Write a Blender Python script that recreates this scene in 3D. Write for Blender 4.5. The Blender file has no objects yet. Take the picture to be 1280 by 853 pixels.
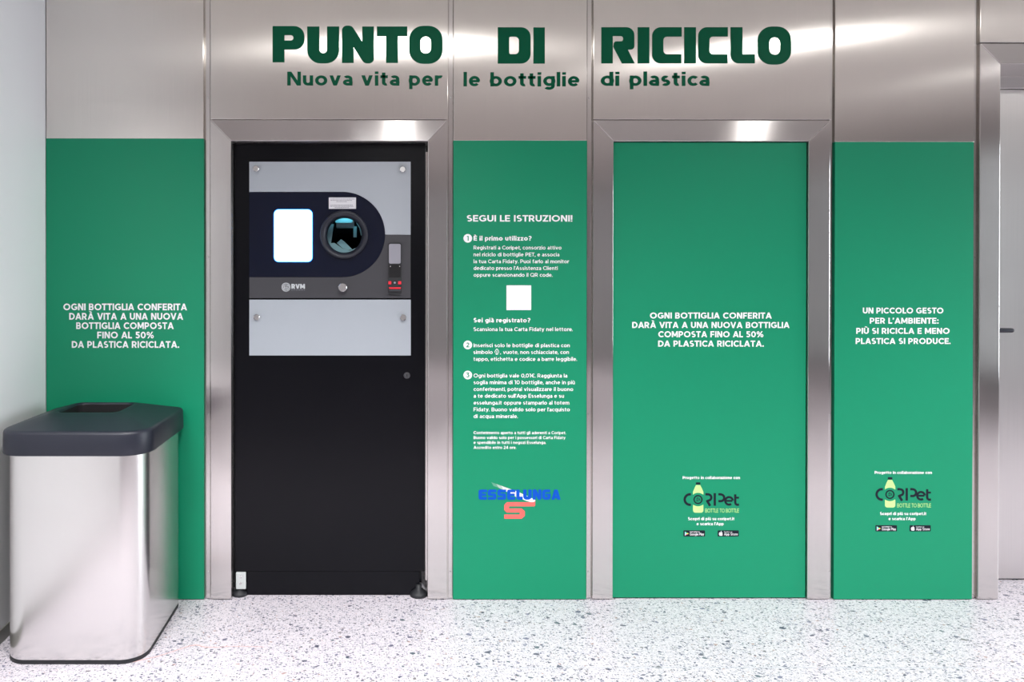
import bpy, bmesh, math, random
from math import radians, sin, cos, pi
from mathutils import Vector, Euler, Matrix

random.seed(7)
SC = bpy.context.scene
COL = SC.collection

# ------------------------------------------------------------------ camera
FPX = 883.0
PPX, PPY = 476.0125, 355.904
CAM = Vector((-0.5997, -3.2, 1.4459))
ROT = Euler((1.566463, -0.00054028, -0.00103932), 'XYZ')
cam_d = bpy.data.cameras.new('camera')
cam = bpy.data.objects.new('camera', cam_d)
COL.objects.link(cam)
cam.location = CAM
cam.rotation_euler = ROT
cam_d.sensor_fit = 'HORIZONTAL'
cam_d.sensor_width = 36.0
cam_d.lens = FPX / 1280 * 36.0
cam_d.shift_x = (640 - PPX) / 1280
cam_d.shift_y = (PPY - 426.5) / 1280
cam_d.clip_start = 0.05
SC.camera = cam
RM = ROT.to_matrix()

# ------------------------------------------------------------------ world, lamps, exposure
SC.view_settings.view_transform = 'Standard'
SC.view_settings.look = 'None'
SC.view_settings.gamma = 1.0
SC.view_settings.use_curve_mapping = False
SC.view_settings.exposure = -0.56
SC.cycles.use_denoising = True
SC.cycles.max_bounces = 10
SC.cycles.caustics_reflective = False
SC.cycles.caustics_refractive = False

w = bpy.data.worlds.new('hall_light')
SC.world = w
w.use_nodes = True
wb = w.node_tree.nodes['Background']
wb.inputs[0].default_value = (0.95, 0.97, 1.0, 1)
wb.inputs[1].default_value = 0.15


def lamp(name, loc, sx, sy, power, col=(1, 0.98, 0.96), rot=(0, 0, 0), spread=180):
    d = bpy.data.lights.new(name, 'AREA')
    d.shape = 'RECTANGLE'
    d.size, d.size_y = sx, sy
    d.energy = power
    d.color = col
    d.spread = radians(spread)
    o = bpy.data.objects.new(name, d)
    o.location = loc
    o.rotation_euler = rot
    COL.objects.link(o)
    return o


def aim(src, dst):
    return (Vector(dst) - Vector(src)).to_track_quat('-Z', 'Y').to_euler()


# first row of downlights, about two metres out from the wall
for lx in (-0.45, 2.3, 5.0):
    lamp('ceiling_spot', (lx, -2.1, 3.22), 0.13, 0.13, 36, spread=157)
    lamp('extra_floor_beam', (lx, -2.0, 3.22), 0.14, 0.14, 26, spread=95)  # extra beam added at the same spot to brighten the floor
lamp('extra_floor_beam', (-1.6, -1.7, 3.22), 0.3, 0.3, 24, spread=76)  # added lamp that brightens floor, bin and wall at the left
# added bluish light from the right to brighten the left wall, no known window
lamp('added_side_light', (8.6, -1.3, 1.7), 2.4, 2.6, 170, col=(0.88, 0.94, 1.0), rot=aim((8.6, -1.3, 1.7), (-2.1, -0.9, 1.5)), spread=110)
# added unseen lights, aimed low so the wall brightens towards its foot
for lx, pw in ((-2.0, 10), (-0.4, 12.5), (1.2, 13), (2.8, 13.5), (4.4, 12)):
    src = (lx, -3.7, 3.2)
    lamp('added_low_wall_light', src, 0.9, 0.25, pw, col=(0.97, 0.98, 1.0), rot=aim(src, (lx, 0, 0.10)), spread=47)
for lx in (-2.0, 2.6):
    lamp('ceiling_lamp', (lx, -7.0, 3.22), 1.2, 1.2, 70, spread=120)


# ------------------------------------------------------------------ pixel -> point on a plane Y
def P(px, py, Y=0.0):
    d = RM @ Vector(((px - PPX) / FPX, -(py - PPY) / FPX, -1.0))
    t = (Y - CAM.y) / d.y
    p = CAM + d * t
    return p.x, p.z


def PX(px, Y=0.0, py=460):
    return P(px, py, Y)[0]


def PZ(py, Y=0.0, px=640):
    return P(px, py, Y)[1]


# ------------------------------------------------------------------ materials
def mat(name):
    m = bpy.data.materials.new(name)
    m.use_nodes = True
    nt = m.node_tree
    return m, nt, nt.nodes['Principled BSDF']


def plain(name, col, rough=0.5, metal=0.0, spec=0.5, emit=None, estr=0.0, coat=0.0, speck=0.0):
    m, nt, b = mat(name)
    b.inputs['Base Color'].default_value = (*col, 1)
    b.inputs['Roughness'].default_value = rough
    b.inputs['Metallic'].default_value = metal
    b.inputs['Specular IOR Level'].default_value = spec
    if coat:
        b.inputs['Coat Weight'].default_value = coat
        b.inputs['Coat Roughness'].default_value = 0.12
    if emit:
        b.inputs['Emission Color'].default_value = (*emit, 1)
        b.inputs['Emission Strength'].default_value = estr
    if speck:
        tc = nt.nodes.new('ShaderNodeTexCoord')
        n = nt.nodes.new('ShaderNodeTexNoise')
        n.inputs['Scale'].default_value = 900
        n.inputs['Detail'].default_value = 3
        nt.links.new(tc.outputs['Object'], n.inputs['Vector'])
        mr = nt.nodes.new('ShaderNodeMapRange')
        mr.inputs[3].default_value = rough - speck
        mr.inputs[4].default_value = rough + speck
        nt.links.new(n.outputs['Fac'], mr.inputs[0])
        nt.links.new(mr.outputs[0], b.inputs['Roughness'])
        bp = nt.nodes.new('ShaderNodeBump')
        bp.inputs['Strength'].default_value = 0.08
        bp.inputs['Distance'].default_value = 0.001
        nt.links.new(n.outputs['Fac'], bp.inputs['Height'])
        nt.links.new(bp.outputs[0], b.inputs['Normal'])
    return m


def steel(name, col=(0.79, 0.755, 0.715), rough=0.3, aniso=0.8, streak=0.05, sx=400.0, sv=2.0):
    """brushed steel; U runs across the grain, V along it"""
    m, nt, b = mat(name)
    b.inputs['Metallic'].default_value = 1.0
    b.inputs['Anisotropic'].default_value = aniso
    tg = nt.nodes.new('ShaderNodeTangent')
    tg.direction_type = 'UV_MAP'
    tg.uv_map = 'UVMap'
    nt.links.new(tg.outputs[0], b.inputs['Tangent'])
    uv = nt.nodes.new('ShaderNodeUVMap')
    uv.uv_map = 'UVMap'
    mp = nt.nodes.new('ShaderNodeMapping')
    mp.inputs['Scale'].default_value = (sx, sv, 1)
    nt.links.new(uv.outputs[0], mp.inputs[0])
    n = nt.nodes.new('ShaderNodeTexNoise')
    n.inputs['Scale'].default_value = 1.0
    n.inputs['Detail'].default_value = 3
    nt.links.new(mp.outputs[0], n.inputs['Vector'])
    n2 = nt.nodes.new('ShaderNodeTexNoise')
    n2.inputs['Scale'].default_value = 2.2
    n2.inputs['Detail'].default_value = 2
    nt.links.new(uv.outputs[0], n2.inputs['Vector'])
    mr = nt.nodes.new('ShaderNodeMapRange')
    mr.inputs[3].default_value = 1 - streak
    mr.inputs[4].default_value = 1 + streak
    nt.links.new(n.outputs['Fac'], mr.inputs[0])
    mx = nt.nodes.new('ShaderNodeMix')
    mx.data_type = 'RGBA'
    mx.blend_type = 'MULTIPLY'
    mx.inputs[0].default_value = 1.0
    mx.inputs[6].default_value = (*col, 1)
    nt.links.new(mr.outputs[0], mx.inputs[7])
    nt.links.new(mx.outputs[2], b.inputs['Base Color'])
    m2 = nt.nodes.new('ShaderNodeMapRange')
    m2.inputs[3].default_value = rough * 0.9
    m2.inputs[4].default_value = rough * 1.1
    nt.links.new(n2.outputs['Fac'], m2.inputs[0])
    nt.links.new(m2.outputs[0], b.inputs['Roughness'])
    return m


def wall_paint(name, col, rough=0.6):
    m, nt, b = mat(name)
    b.inputs['Roughness'].default_value = rough
    b.inputs['Base Color'].default_value = (*col, 1)
    tc = nt.nodes.new('ShaderNodeTexCoord')
    n = nt.nodes.new('ShaderNodeTexNoise')
    n.inputs['Scale'].default_value = 220
    nt.links.new(tc.outputs['Object'], n.inputs['Vector'])
    bp = nt.nodes.new('ShaderNodeBump')
    bp.inputs['Strength'].default_value = 0.05
    bp.inputs['Distance'].default_value = 0.002
    nt.links.new(n.outputs['Fac'], bp.inputs['Height'])
    nt.links.new(bp.outputs[0], b.inputs['Normal'])
    return m


def terrazzo():
    m, nt, b = mat('terrazzo')
    N, L = nt.nodes, nt.links
    tc = N.new('ShaderNodeTexCoord')
    nz = N.new('ShaderNodeTexNoise')
    nz.inputs['Scale'].default_value = 60
    L.new(tc.outputs['Object'], nz.inputs['Vector'])
    wv = N.new('ShaderNodeMix'); wv.data_type = 'RGBA'; wv.blend_type = 'LINEAR_LIGHT'
    wv.inputs[0].default_value = 0.008
    L.new(tc.outputs['Object'], wv.inputs[6]); L.new(nz.outputs['Color'], wv.inputs[7])
    base = N.new('ShaderNodeTexNoise'); base.inputs['Scale'].default_value = 90; base.inputs['Detail'].default_value = 4
    L.new(tc.outputs['Object'], base.inputs['Vector'])
    br = N.new('ShaderNodeValToRGB')
    br.color_ramp.elements[0].position = 0.3; br.color_ramp.elements[0].color = (0.64, 0.595, 0.645, 1)
    br.color_ramp.elements[1].position = 0.62; br.color_ramp.elements[1].color = (0.80, 0.745, 0.805, 1)
    L.new(base.outputs['Fac'], br.inputs[0])
    cur = br.outputs[0]
    # (scale, share of cells that hold a chip, chip radius, colours)
    pal = [(0.0, (0.035, 0.040, 0.085)), (0.3, (0.075, 0.08, 0.15)), (0.5, (0.15, 0.15, 0.25)), (0.64, (0.34, 0.33, 0.42)),
           (0.78, (0.06, 0.10, 0.13)), (0.88, (0.42, 0.27, 0.24)), (0.94, (0.13, 0.12, 0.13))]
    for scale, share, rad, off, amt in ((210, 0.42, 0.30, 0.0, 0.6), (125, 0.36, 0.30, 3.1, 0.88), (75, 0.17, 0.30, 7.7, 0.95), (36, 0.05, 0.26, 1.3, 0.9)):
        mp = N.new('ShaderNodeMapping')
        mp.inputs['Location'].default_value = (off, off * 0.7, 0)
        mp.inputs['Rotation'].default_value = (0, 0, off)
        mp.inputs['Scale'].default_value = (scale * 0.8, scale * 1.15, 0.0)
        L.new(wv.outputs[2], mp.inputs[0])
        v = N.new('ShaderNodeTexVoronoi'); v.voronoi_dimensions = '2D'
        v.inputs['Scale'].default_value = 1.0
        L.new(mp.outputs[0], v.inputs['Vector'])
        sp = N.new('ShaderNodeSeparateColor'); L.new(v.outputs['Color'], sp.inputs[0])
        # radius varies by cell
        r = N.new('ShaderNodeMath'); r.operation = 'MULTIPLY_ADD'
        L.new(sp.outputs[1], r.inputs[0]); r.inputs[1].default_value = rad; r.inputs[2].default_value = rad * 0.45
        ls = N.new('ShaderNodeMath'); ls.operation = 'LESS_THAN'
        L.new(v.outputs['Distance'], ls.inputs[0]); L.new(r.outputs[0], ls.inputs[1])
        pr = N.new('ShaderNodeMath'); pr.operation = 'LESS_THAN'
        L.new(sp.outputs[0], pr.inputs[0]); pr.inputs[1].default_value = share
        mu = N.new('ShaderNodeMath'); mu.operation = 'MULTIPLY'
        L.new(ls.outputs[0], mu.inputs[0]); L.new(pr.outputs[0], mu.inputs[1])
        m3 = N.new('ShaderNodeMath'); m3.operation = 'MULTIPLY'; m3.inputs[1].default_value = amt
        L.new(mu.outputs[0], m3.inputs[0])
        cr = N.new('ShaderNodeValToRGB'); cr.color_ramp.interpolation = 'CONSTANT'
        els = cr.color_ramp.elements
        els[0].position = pal[0][0]; els[0].color = (*pal[0][1], 1)
        els[1].position = pal[1][0]; els[1].color = (*pal[1][1], 1)
        for p_, c_ in pal[2:]:
            e = els.new(p_); e.color = (*c_, 1)
        L.new(sp.outputs[2], cr.inputs[0])
        mx = N.new('ShaderNodeMix'); mx.data_type = 'RGBA'
        L.new(m3.outputs[0], mx.inputs[0]); L.new(cur, mx.inputs[6]); L.new(cr.outputs[0], mx.inputs[7])
        cur = mx.outputs[2]
    # cut joint across the floor, about half a metre out from the wall
    sx = N.new('ShaderNodeSeparateXYZ'); L.new(tc.outputs['Object'], sx.inputs[0])
    a = N.new('ShaderNodeMath'); a.operation = 'ADD'; a.inputs[1].default_value = 0.562; L.new(sx.outputs[1], a.inputs[0])
    ab = N.new('ShaderNodeMath'); ab.operation = 'ABSOLUTE'; L.new(a.outputs[0], ab.inputs[0])
    lt = N.new('ShaderNodeMath'); lt.operation = 'LESS_THAN'; lt.inputs[1].default_value = 0.0045; L.new(ab.outputs[0], lt.inputs[0])
    ms = N.new('ShaderNodeMath'); ms.operation = 'MULTIPLY'; ms.inputs[1].default_value = 0.45; L.new(lt.outputs[0], ms.inputs[0])
    mj = N.new('ShaderNodeMix'); mj.data_type = 'RGBA'; mj.inputs[7].default_value = (0.55, 0.55, 0.62, 1)
    L.new(ms.outputs[0], mj.inputs[0]); L.new(cur, mj.inputs[6])
    L.new(mj.outputs[2], b.inputs['Base Color'])
    b.inputs['Roughness'].default_value = 0.28
    return m


M = {}
M['steel'] = steel('brushed_steel', rough=0.2, aniso=1.0)
M['steel_trim'] = steel('brushed_steel_trim', col=(0.74, 0.71, 0.69), rough=0.2, aniso=1.0, sx=300)
M['steel_bin'] = steel('brushed_steel_bin', col=(0.75, 0.735, 0.72), rough=0.22, aniso=0.8, streak=0.03)
M['steel_door'] = steel('brushed_steel_door', col=(0.78, 0.755, 0.74), rough=0.34, aniso=0.6, streak=0.05)
M['steel_pol'] = plain('polished_steel', (0.75, 0.74, 0.73), 0.25, 1.0)
M['green'] = plain('green_vinyl', (0.005, 0.24, 0.120), 0.40, spec=0.27, speck=0.04)
M['dgreen'] = plain('dark_green_vinyl', (0.001, 0.098, 0.045), 0.45, spec=0.12)
M['white'] = plain('white_vinyl', (0.88, 0.88, 0.90), 0.5)
M['blue'] = plain('blue_vinyl', (0.0, 0.075, 0.50), 0.45, spec=0.2)
M['red'] = plain('red_vinyl', (0.85, 0.13, 0.11), 0.45)
M['pale_green'] = plain('pale_green_vinyl', (0.50, 0.80, 0.27), 0.45)
M['ink'] = plain('dark_vinyl', (0.010, 0.013, 0.022), 0.45, spec=0.15)
M['black'] = plain('black_powder_coat', (0.0015, 0.0017, 0.0035), 0.25, spec=0.22, speck=0.04)
M['gloss_black'] = plain('gloss_black_acrylic', (0.006, 0.008, 0.020), 0.10, spec=0.4)
M['charcoal'] = plain('charcoal_panel', (0.055, 0.055, 0.062), 0.3)
M['silver'] = plain('silver_grey_panel', (0.39, 0.425, 0.465), 0.32, spec=0.45)
M['void'] = plain('dark_void', (0.004, 0.004, 0.005), 0.8)
M['lid'] = plain('anthracite_plastic', (0.012, 0.014, 0.024), 0.42, spec=0.42, speck=0.05)
M['rubber'] = plain('black_rubber', (0.012, 0.013, 0.016), 0.55)
M['paint'] = wall_paint('white_wall_paint', (0.86, 0.86, 0.87), 0.5)
M['ceil'] = wall_paint('ceiling_paint', (0.70, 0.66, 0.62), 0.8)
M['skirt'] = plain('grey_stone_skirting', (0.22, 0.22, 0.20), 0.5)
M['floor'] = terrazzo()
M['screen'] = plain('lit_screen', (0.8, 0.85, 0.9), 0.3, emit=(0.90, 0.97, 1.0), estr=2.2)
M['rim'] = plain('blue_bleed_rim', (0.02, 0.1, 0.4), 0.3, emit=(0.02, 0.25, 1.0), estr=9.0)  # emission imitating blue light bleed round the screen
M['sticker'] = plain('white_paper', (0.72, 0.72, 0.75), 0.6)
M['grey_ink'] = plain('grey_ink', (0.28, 0.28, 0.32), 0.6)
M['silver_ink'] = plain('silver_ink', (0.55, 0.58, 0.60), 0.4)
M['teal'] = plain('pale_plastic', (0.30, 0.55, 0.62), 0.35)
M['lens_grey'] = plain('grey_lens', (0.30, 0.30, 0.34), 0.25)
M['red_lens'] = plain('red_lens', (0.65, 0.03, 0.05), 0.25, emit=(1.0, 0.04, 0.06), estr=0.25)
M['bracket'] = plain('pale_painted_metal', (0.55, 0.58, 0.57), 0.45)
M['crack'] = plain('pink_hairline', (0.80, 0.52, 0.50), 0.5)


# ------------------------------------------------------------------ mesh helpers
def link(name, bm, m, parent=None, loc=None, smooth=False, bevel=0.0):
    me = bpy.data.meshes.new(name)
    bm.to_mesh(me)
    bm.free()
    if isinstance(m, (list, tuple)):
        for k in m:
            me.materials.append(M[k])
    else:
        me.materials.append(M[m])
    o = bpy.data.objects.new(name, me)
    COL.objects.link(o)
    if smooth:
        for p in me.polygons:
            p.use_smooth = True
    if loc is not None:
        o.location = loc
    if parent is not None:
        o.parent = parent
        if loc is None:
            o.matrix_parent_inverse = Matrix.Translation(-parent.location)
    if bevel:
        b = o.modifiers.new('bevel', 'BEVEL')
        b.width = bevel
        b.segments = 2
        b.limit_method = 'ANGLE'
        b.angle_limit = radians(40)
    return o


def thing(name, label, cat, loc, group=None):
    o = bpy.data.objects.new(name, None)
    o.empty_display_size = 0.1
    o.location = loc
    COL.objects.link(o)
    o['label'] = label
    o['category'] = cat
    if group:
        o['group'] = group
    return o


def tag(o, label, cat, group=None):
    o['label'] = label
    o['category'] = cat
    if group:
        o['group'] = group
    return o


def structure(o):
    o['kind'] = 'structure'
    return o


def boxuv(bm, across='x'):
    """UV in metres. across = axis the U coordinate follows on front faces (the grain runs the other way)."""
    uv = (bm.loops.layers.uv.get('UVMap') or bm.loops.layers.uv.new('UVMap'))
    for f in bm.faces:
        n = f.normal
        ax = max(range(3), key=lambda i: abs(n[i]))
        for l in f.loops:
            c = l.vert.co
            if ax == 1:
                q = (c.x, c.z)
            elif ax == 0:
                q = (c.y, c.z)
            else:
                q = (c.x, c.y)
            if across == 'z':
                q = (q[1], q[0])
            l[uv].uv = q


def add_box(bm, x0, x1, y0, y1, z0, z1):
    vs = [bm.verts.new(p) for p in ((x0, y0, z0), (x1, y0, z0), (x1, y1, z0), (x0, y1, z0),
                                    (x0, y0, z1), (x1, y0, z1), (x1, y1, z1), (x0, y1, z1))]
    for f in ((3, 2, 1, 0), (4, 5, 6, 7), (0, 1, 5, 4), (1, 2, 6, 5), (2, 3, 7, 6), (3, 0, 4, 7)):
        bm.faces.new([vs[i] for i in f])


def box(name, x0, x1, y0, y1, z0, z1, m, parent=None, across='x', bevel=0.0):
    bm = bmesh.new()
    add_box(bm, min(x0, x1), max(x0, x1), min(y0, y1), max(y0, y1), min(z0, z1), max(z0, z1))
    bm.normal_update()
    boxuv(bm, across)
    return link(name, bm, m, parent, bevel=bevel)


def add_prism(bm, pts, y0, y1):
    """polygon in (x, z), counter-clockwise seen from the front (-y), from y0 (front) to y1"""
    a = [bm.verts.new((x, y0, z)) for x, z in pts]
    b = [bm.verts.new((x, y1, z)) for x, z in pts]
    n = len(pts)
    bm.faces.new(a)
    bm.faces.new(b[::-1])
    for i in range(n):
        j = (i + 1) % n
        bm.faces.new((a[j], a[i], b[i], b[j]))


def prism(name, pts, y0, y1, m, parent=None, across='x', bevel=0.0):
    bm = bmesh.new()
    add_prism(bm, pts, y0, y1)
    bmesh.ops.recalc_face_normals(bm, faces=bm.faces)
    bm.normal_update()
    boxuv(bm, across)
    return link(name, bm, m, parent, bevel=bevel)


def rounded(pts, seg=7):
    """pts: (x, y) or (x, y, r) -> polyline with rounded corners"""
    out = []
    n = len(pts)
    for i in range(n):
        p = pts[i]
        r = p[2] if len(p) > 2 else 0
        a = Vector(p[:2])
        if r <= 0:
            out.append(tuple(a))
            continue
        u = Vector(pts[i - 1][:2]) - a
        v = Vector(pts[(i + 1) % n][:2]) - a
        lu, lv = u.length, v.length
        u.normalize(); v.normalize()
        ang = u.angle(v)
        d = min(r / math.tan(ang / 2), lu * 0.499, lv * 0.499)
        rr = d * math.tan(ang / 2)
        c = a + (u + v).normalized() * (rr / sin(ang / 2))
        p0, p1 = a + u * d - c, a + v * d - c
        a0, a1 = math.atan2(p0.y, p0.x), math.atan2(p1.y, p1.x)
        da = (a1 - a0 + pi) % (2 * pi) - pi
        for k in range(seg + 1):
            t = a0 + da * k / seg
            out.append((c.x + rr * cos(t), c.y + rr * sin(t)))
    return out


def rrect(x0, y0, x1, y1, r):
    return rounded([(x0, y0, r), (x1, y0, r), (x1, y1, r), (x0, y1, r)])


def fill_mesh(loops, half):
    c = bpy.data.curves.new('tmp', 'CURVE')
    c.dimensions = '2D'
    c.fill_mode = 'BOTH'
    c.extrude = half
    for lp in loops:
        s = c.splines.new('POLY')
        s.points.add(len(lp) - 1)
        for k, (x, z) in enumerate(lp):
            s.points[k].co = (x, z, 0, 1)
        s.use_cyclic_u = True
    t = bpy.data.objects.new('tmp', c)
    COL.objects.link(t)
    dg = bpy.context.evaluated_depsgraph_get()
    me = bpy.data.meshes.new_from_object(t.evaluated_get(dg))
    bpy.data.objects.remove(t)
    bpy.data.curves.remove(c)
    return me


def filled(name, loops, y0, y1, m, parent=None, uvacross='x', split=False):
    """flat shape from closed loops in world (x, z), holes allowed, between y0 (front) and y1.
    split: every loop is filled by itself, for strokes that cross each other"""
    bm = bmesh.new()
    for lps in ([[lp] for lp in loops] if split else [loops]):
        me = fill_mesh(lps, abs(y1 - y0) / 2)
        bm.from_mesh(me)
        bpy.data.meshes.remove(me)
    ym = (y0 + y1) / 2
    nv = len(bm.verts)
    for k, v in enumerate(bm.verts):
        x, z, h = v.co
        v.co = (x, ym - h - (4e-5 if split and k > nv // 2 else 0), z)
    bmesh.ops.recalc_face_normals(bm, faces=bm.faces)
    bm.normal_update()
    boxuv(bm, uvacross)
    return link(name, bm, m, parent)


def pxloops(loops, Y):
    return [[P(x, y, Y) for x, y in lp] for lp in loops]


def lathe(name, prof, m, centre, parent=None, seg=48, axis='y', smooth=True, bevel=0.0):
    """prof: (radius, offset along axis)"""
    bm = bmesh.new()
    uv = (bm.loops.layers.uv.get('UVMap') or bm.loops.layers.uv.new('UVMap'))
    rings = []
    for r, t in prof:
        ring = []
        for k in range(seg):
            a = 2 * pi * k / seg
            if axis == 'y':
                ring.append(bm.verts.new((centre[0] + r * cos(a), centre[1] + t, centre[2] + r * sin(a))))
            elif axis == 'x':
                ring.append(bm.verts.new((centre[0] + t, centre[1] + r * cos(a), centre[2] + r * sin(a))))
            else:
                ring.append(bm.verts.new((centre[0] + r * cos(a), centre[1] + r * sin(a), centre[2] + t)))
        rings.append(ring)
    for i in range(len(rings) - 1):
        for k in range(seg):
            j = (k + 1) % seg
            bm.faces.new((rings[i][k], rings[i][j], rings[i + 1][j], rings[i + 1][k]))
    if prof[0][0] > 1e-4 and prof[0][0] < prof[1][0] * 0 + 1e-9:
        pass
    bmesh.ops.recalc_face_normals(bm, faces=bm.faces)
    return link(name, bm, m, parent, smooth=smooth)


def disc_knob(name, centre, r, length, m, parent):
    """solid knob standing out of the panel towards -y"""
    e = min(r * 0.18, 0.002)
    return lathe(name, [(0.0001, 0), (r * 0.72, 0), (r * 0.72, -length * 0.35), (r, -length * 0.36), (r, -length + e), (r - e, -length), (0.0001, -length)],
                 m, centre, parent, seg=28, smooth=False)


# ------------------------------------------------------------------ stroke lettering (geometric sans)
class Pen:
    def __init__(s, w):
        s.w = w
        s.polys = []

    def S(s, x0, y0, x1, y1):
        s.polys.append([(x0, y0), (x1, y0), (x1, y1), (x0, y1)])

    def D(s, xa, ya, xb, yb, k=1.0):
        wx = s.w * k * math.hypot(xb - xa, yb - ya) / abs(yb - ya) / 2
        s.polys.append([(xa - wx, ya), (xa + wx, ya), (xb + wx, yb), (xb - wx, yb)])

    def A(s, x0, y0, x1, y1, a0, a1, n=None):
        cx, cy = (x0 + x1) / 2, (y0 + y1) / 2
        rx, ry = (x1 - x0) / 2, (y1 - y0) / 2
        n = n or max(3, int(abs(a1 - a0) / 18))
        pr = None
        for k in range(n + 1):
            t = radians(a0 + (a1 - a0) * k / n)
            o = (cx + rx * cos(t), cy + ry * sin(t))
            i = (cx + (rx - s.w) * cos(t), cy + (ry - s.w * 0.94) * sin(t))
            if pr:
                s.polys.append([pr[0], o, i, pr[1]])
            pr = (o, i)

    def bowl(s, xl, xr, y0, y1):
        r = (y1 - y0) / 2
        r2 = min(r, xr - xl)
        s.S(xl, y0, xr - r2, y0 + s.w * 0.94)
        s.S(xl, y1 - s.w * 0.94, xr - r2, y1)
        s.A(xr - 2 * r2, y0, xr, y1, -90, 90)

    def dot(s, cx, cy, r):
        s.polys.append([(cx + r * cos(t * pi / 5), cy + r * sin(t * pi / 5)) for t in range(10)])


def glyph(ch, w):
    """polygons and advance of one character; cap height 1, x-height .73"""
    p = Pen(w)
    S, D, A = p.S, p.D, p.A
    h, x = w / 2, 0.73
    e = w * 0.94
    W = 0.6
    if ch in 'ÀÈÌÒÙàèìòù':
        basec = {'À': 'A', 'È': 'E', 'Ù': 'U', 'Ì': 'I', 'Ò': 'O', 'à': 'a', 'è': 'e', 'ì': 'ı', 'ò': 'o', 'ù': 'u'}[ch]
        polys, W, _ = glyph(basec, w)
        p.polys = list(polys)
        t = 1.0 if ch.isupper() else x
        D(W / 2 - .12, t + .24, W / 2 + .06, t + .07)
        return p.polys, W, 0
    if ch == 'A':
        W = .94; q = w * .56; D(q, 0, W / 2, 1); D(W - q, 0, W / 2, 1); S(.2, .2, W - .2, .2 + e * .9)
    elif ch == 'B':
        W = .72; S(0, 0, w, 1); p.bowl(h, W, 0, .5 + h * .9); p.bowl(h, W - .04, .5 - h * .9, 1)
    elif ch == 'C':
        W = .84; A(0, 0, 1, 1, 42, 318)
    elif ch == 'D':
        W = .84; S(0, 0, w, 1); p.bowl(h, W, 0, 1)
    elif ch == 'E':
        W = .64; S(0, 0, w, 1); S(h, 0, W, e); S(h, 1 - e, W, 1); S(h, .5 - e / 2, W - .05, .5 + e / 2)
    elif ch == 'F':
        W = .62; S(0, 0, w, 1); S(h, 1 - e, W, 1); S(h, .46 - e / 2, W - .05, .46 + e / 2)
    elif ch == 'G':
        W = .92; A(0, 0, 1, 1, 45, 320); S(W - w, .14, W, .55); S(.52, .55 - e, W, .55)
    elif ch == 'H':
        W = .78; S(0, 0, w, 1); S(W - w, 0, W, 1); S(h, .5 - e / 2, W - h, .5 + e / 2)
    elif ch in 'Iı':
        W = w; S(0, 0, w, 1 if ch == 'I' else x)
    elif ch == 'L':
        W = .58; S(0, 0, w, 1); S(h, 0, W, e)
    elif ch == 'M':
        W = .96; S(0, 0, w, 1); S(W - w, 0, W, 1); D(W / 2, .18, w * .6, 1, .9); D(W / 2, .18, W - w * .6, 1, .9)
    elif ch == 'N':
        W = .8; S(0, 0, w, 1); S(W - w, 0, W, 1); D(W - w * .62, 0, w * .62, 1)
    elif ch == 'O':
        W = 1.04; A(0, 0, W, 1, 0, 360)
    elif ch == 'P':
        W = .7; S(0, 0, w, 1); p.bowl(h, W, .36 - h * .6, 1)
    elif ch == 'Q':
        W = 1.04; A(0, 0, W, 1, 0, 360); D(.95, -.04, .6, .34)
    elif ch == 'R':
        W = .74; S(0, 0, w, 1); p.bowl(h, W - .03, .38 - h * .6, 1); D(W - w * .55, 0, .40, .42)
    elif ch in 'Ss':
        H, W = (1, .68) if ch == 'S' else (x, .52)
        m_ = H / 2
        A(.02, m_ - e / 2, W - .04, H, 42, 270)
        A(0, 0, W, m_ + e / 2, 90, -140)
    elif ch == 'T':
        W = .74; S(W / 2 - h, 0, W / 2 + h, 1); S(0, 1 - e, W, 1)
    elif ch == 'U':
        W = .78; r = W / 2; S(0, r, w, 1); S(W - w, r, W, 1); A(0, 0, W, 2 * r, 180, 360)
    elif ch in 'Vv':
        H, W = (1, .9) if ch == 'V' else (x, .68); q = w * .56; D(W / 2, 0, q, H); D(W / 2, 0, W - q, H)
    elif ch == 'W':
        W = 1.3; D(.36, 0, w * .5, 1); D(.36, 0, .65, 1); D(.94, 0, .65, 1); D(.94, 0, 1.3 - w * .5, 1)
    elif ch == 'Y':
        W = .84; q = w * .56; S(W / 2 - h, 0, W / 2 + h, .45); D(W / 2, .38, q, 1); D(W / 2, .38, W - q, 1)
    elif ch in 'Zz':
        H, W = (1, .7) if ch == 'Z' else (x, .54); S(0, 0, W, e); S(0, H - e, W, H); D(w * .7, e * .6, W - w * .7, H - e * .6)
    elif ch == 'a':
        W = .56; S(W - w, 0, W, .46); A(.0, x - .52, W, x, 0, 140); A(0, 0, W + .02, .45, 0, 360)
    elif ch == 'b':
        W = .66; S(0, 0, w, 1.0); A(W - .7, 0, W, x, 0, 360)
    elif ch == 'c':
        W = .56; A(0, 0, .68, x, 45, 315)
    elif ch == 'd':
        W = .66; S(W - w, 0, W, 1.0); A(0, 0, .7, x, 0, 360)
    elif ch == 'e':
        W = .66; A(0, 0, W, x, 0, 318); S(h, x / 2 - e * .42, W - h * .4, x / 2 + e * .42)
    elif ch == 'f':
        W = .42; S(.11, 0, .11 + w, .78); A(.11, .52, .11 + .48, 1.02, 180, 80); S(0, x - e, W - .02, x)
    elif ch == 'g':
        W = .66; S(W - w, 0, W, x); A(0, .03, .7, x, 0, 360); A(.02, -.24, W, .3, 215, 360)
    elif ch == 'h':
        W = .6; S(0, 0, w, 1.0); S(W - w, 0, W, .42); A(0, x - W, W, x, 0, 180)
    elif ch == 'i':
        W = w * 1.04; S(0, 0, w, x); S(0, .83, w * 1.04, 1.0)
    elif ch == 'l':
        W = w; S(0, 0, w, 1.02)
    elif ch == 'm':
        W = .96; S(0, 0, w, x); q = (W + w) / 2
        for a in (0, q - w):
            S(a + q - w, 0, a + q, .47); A(a, x - q, a + q, x, 0, 180)
    elif ch == 'n':
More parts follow.
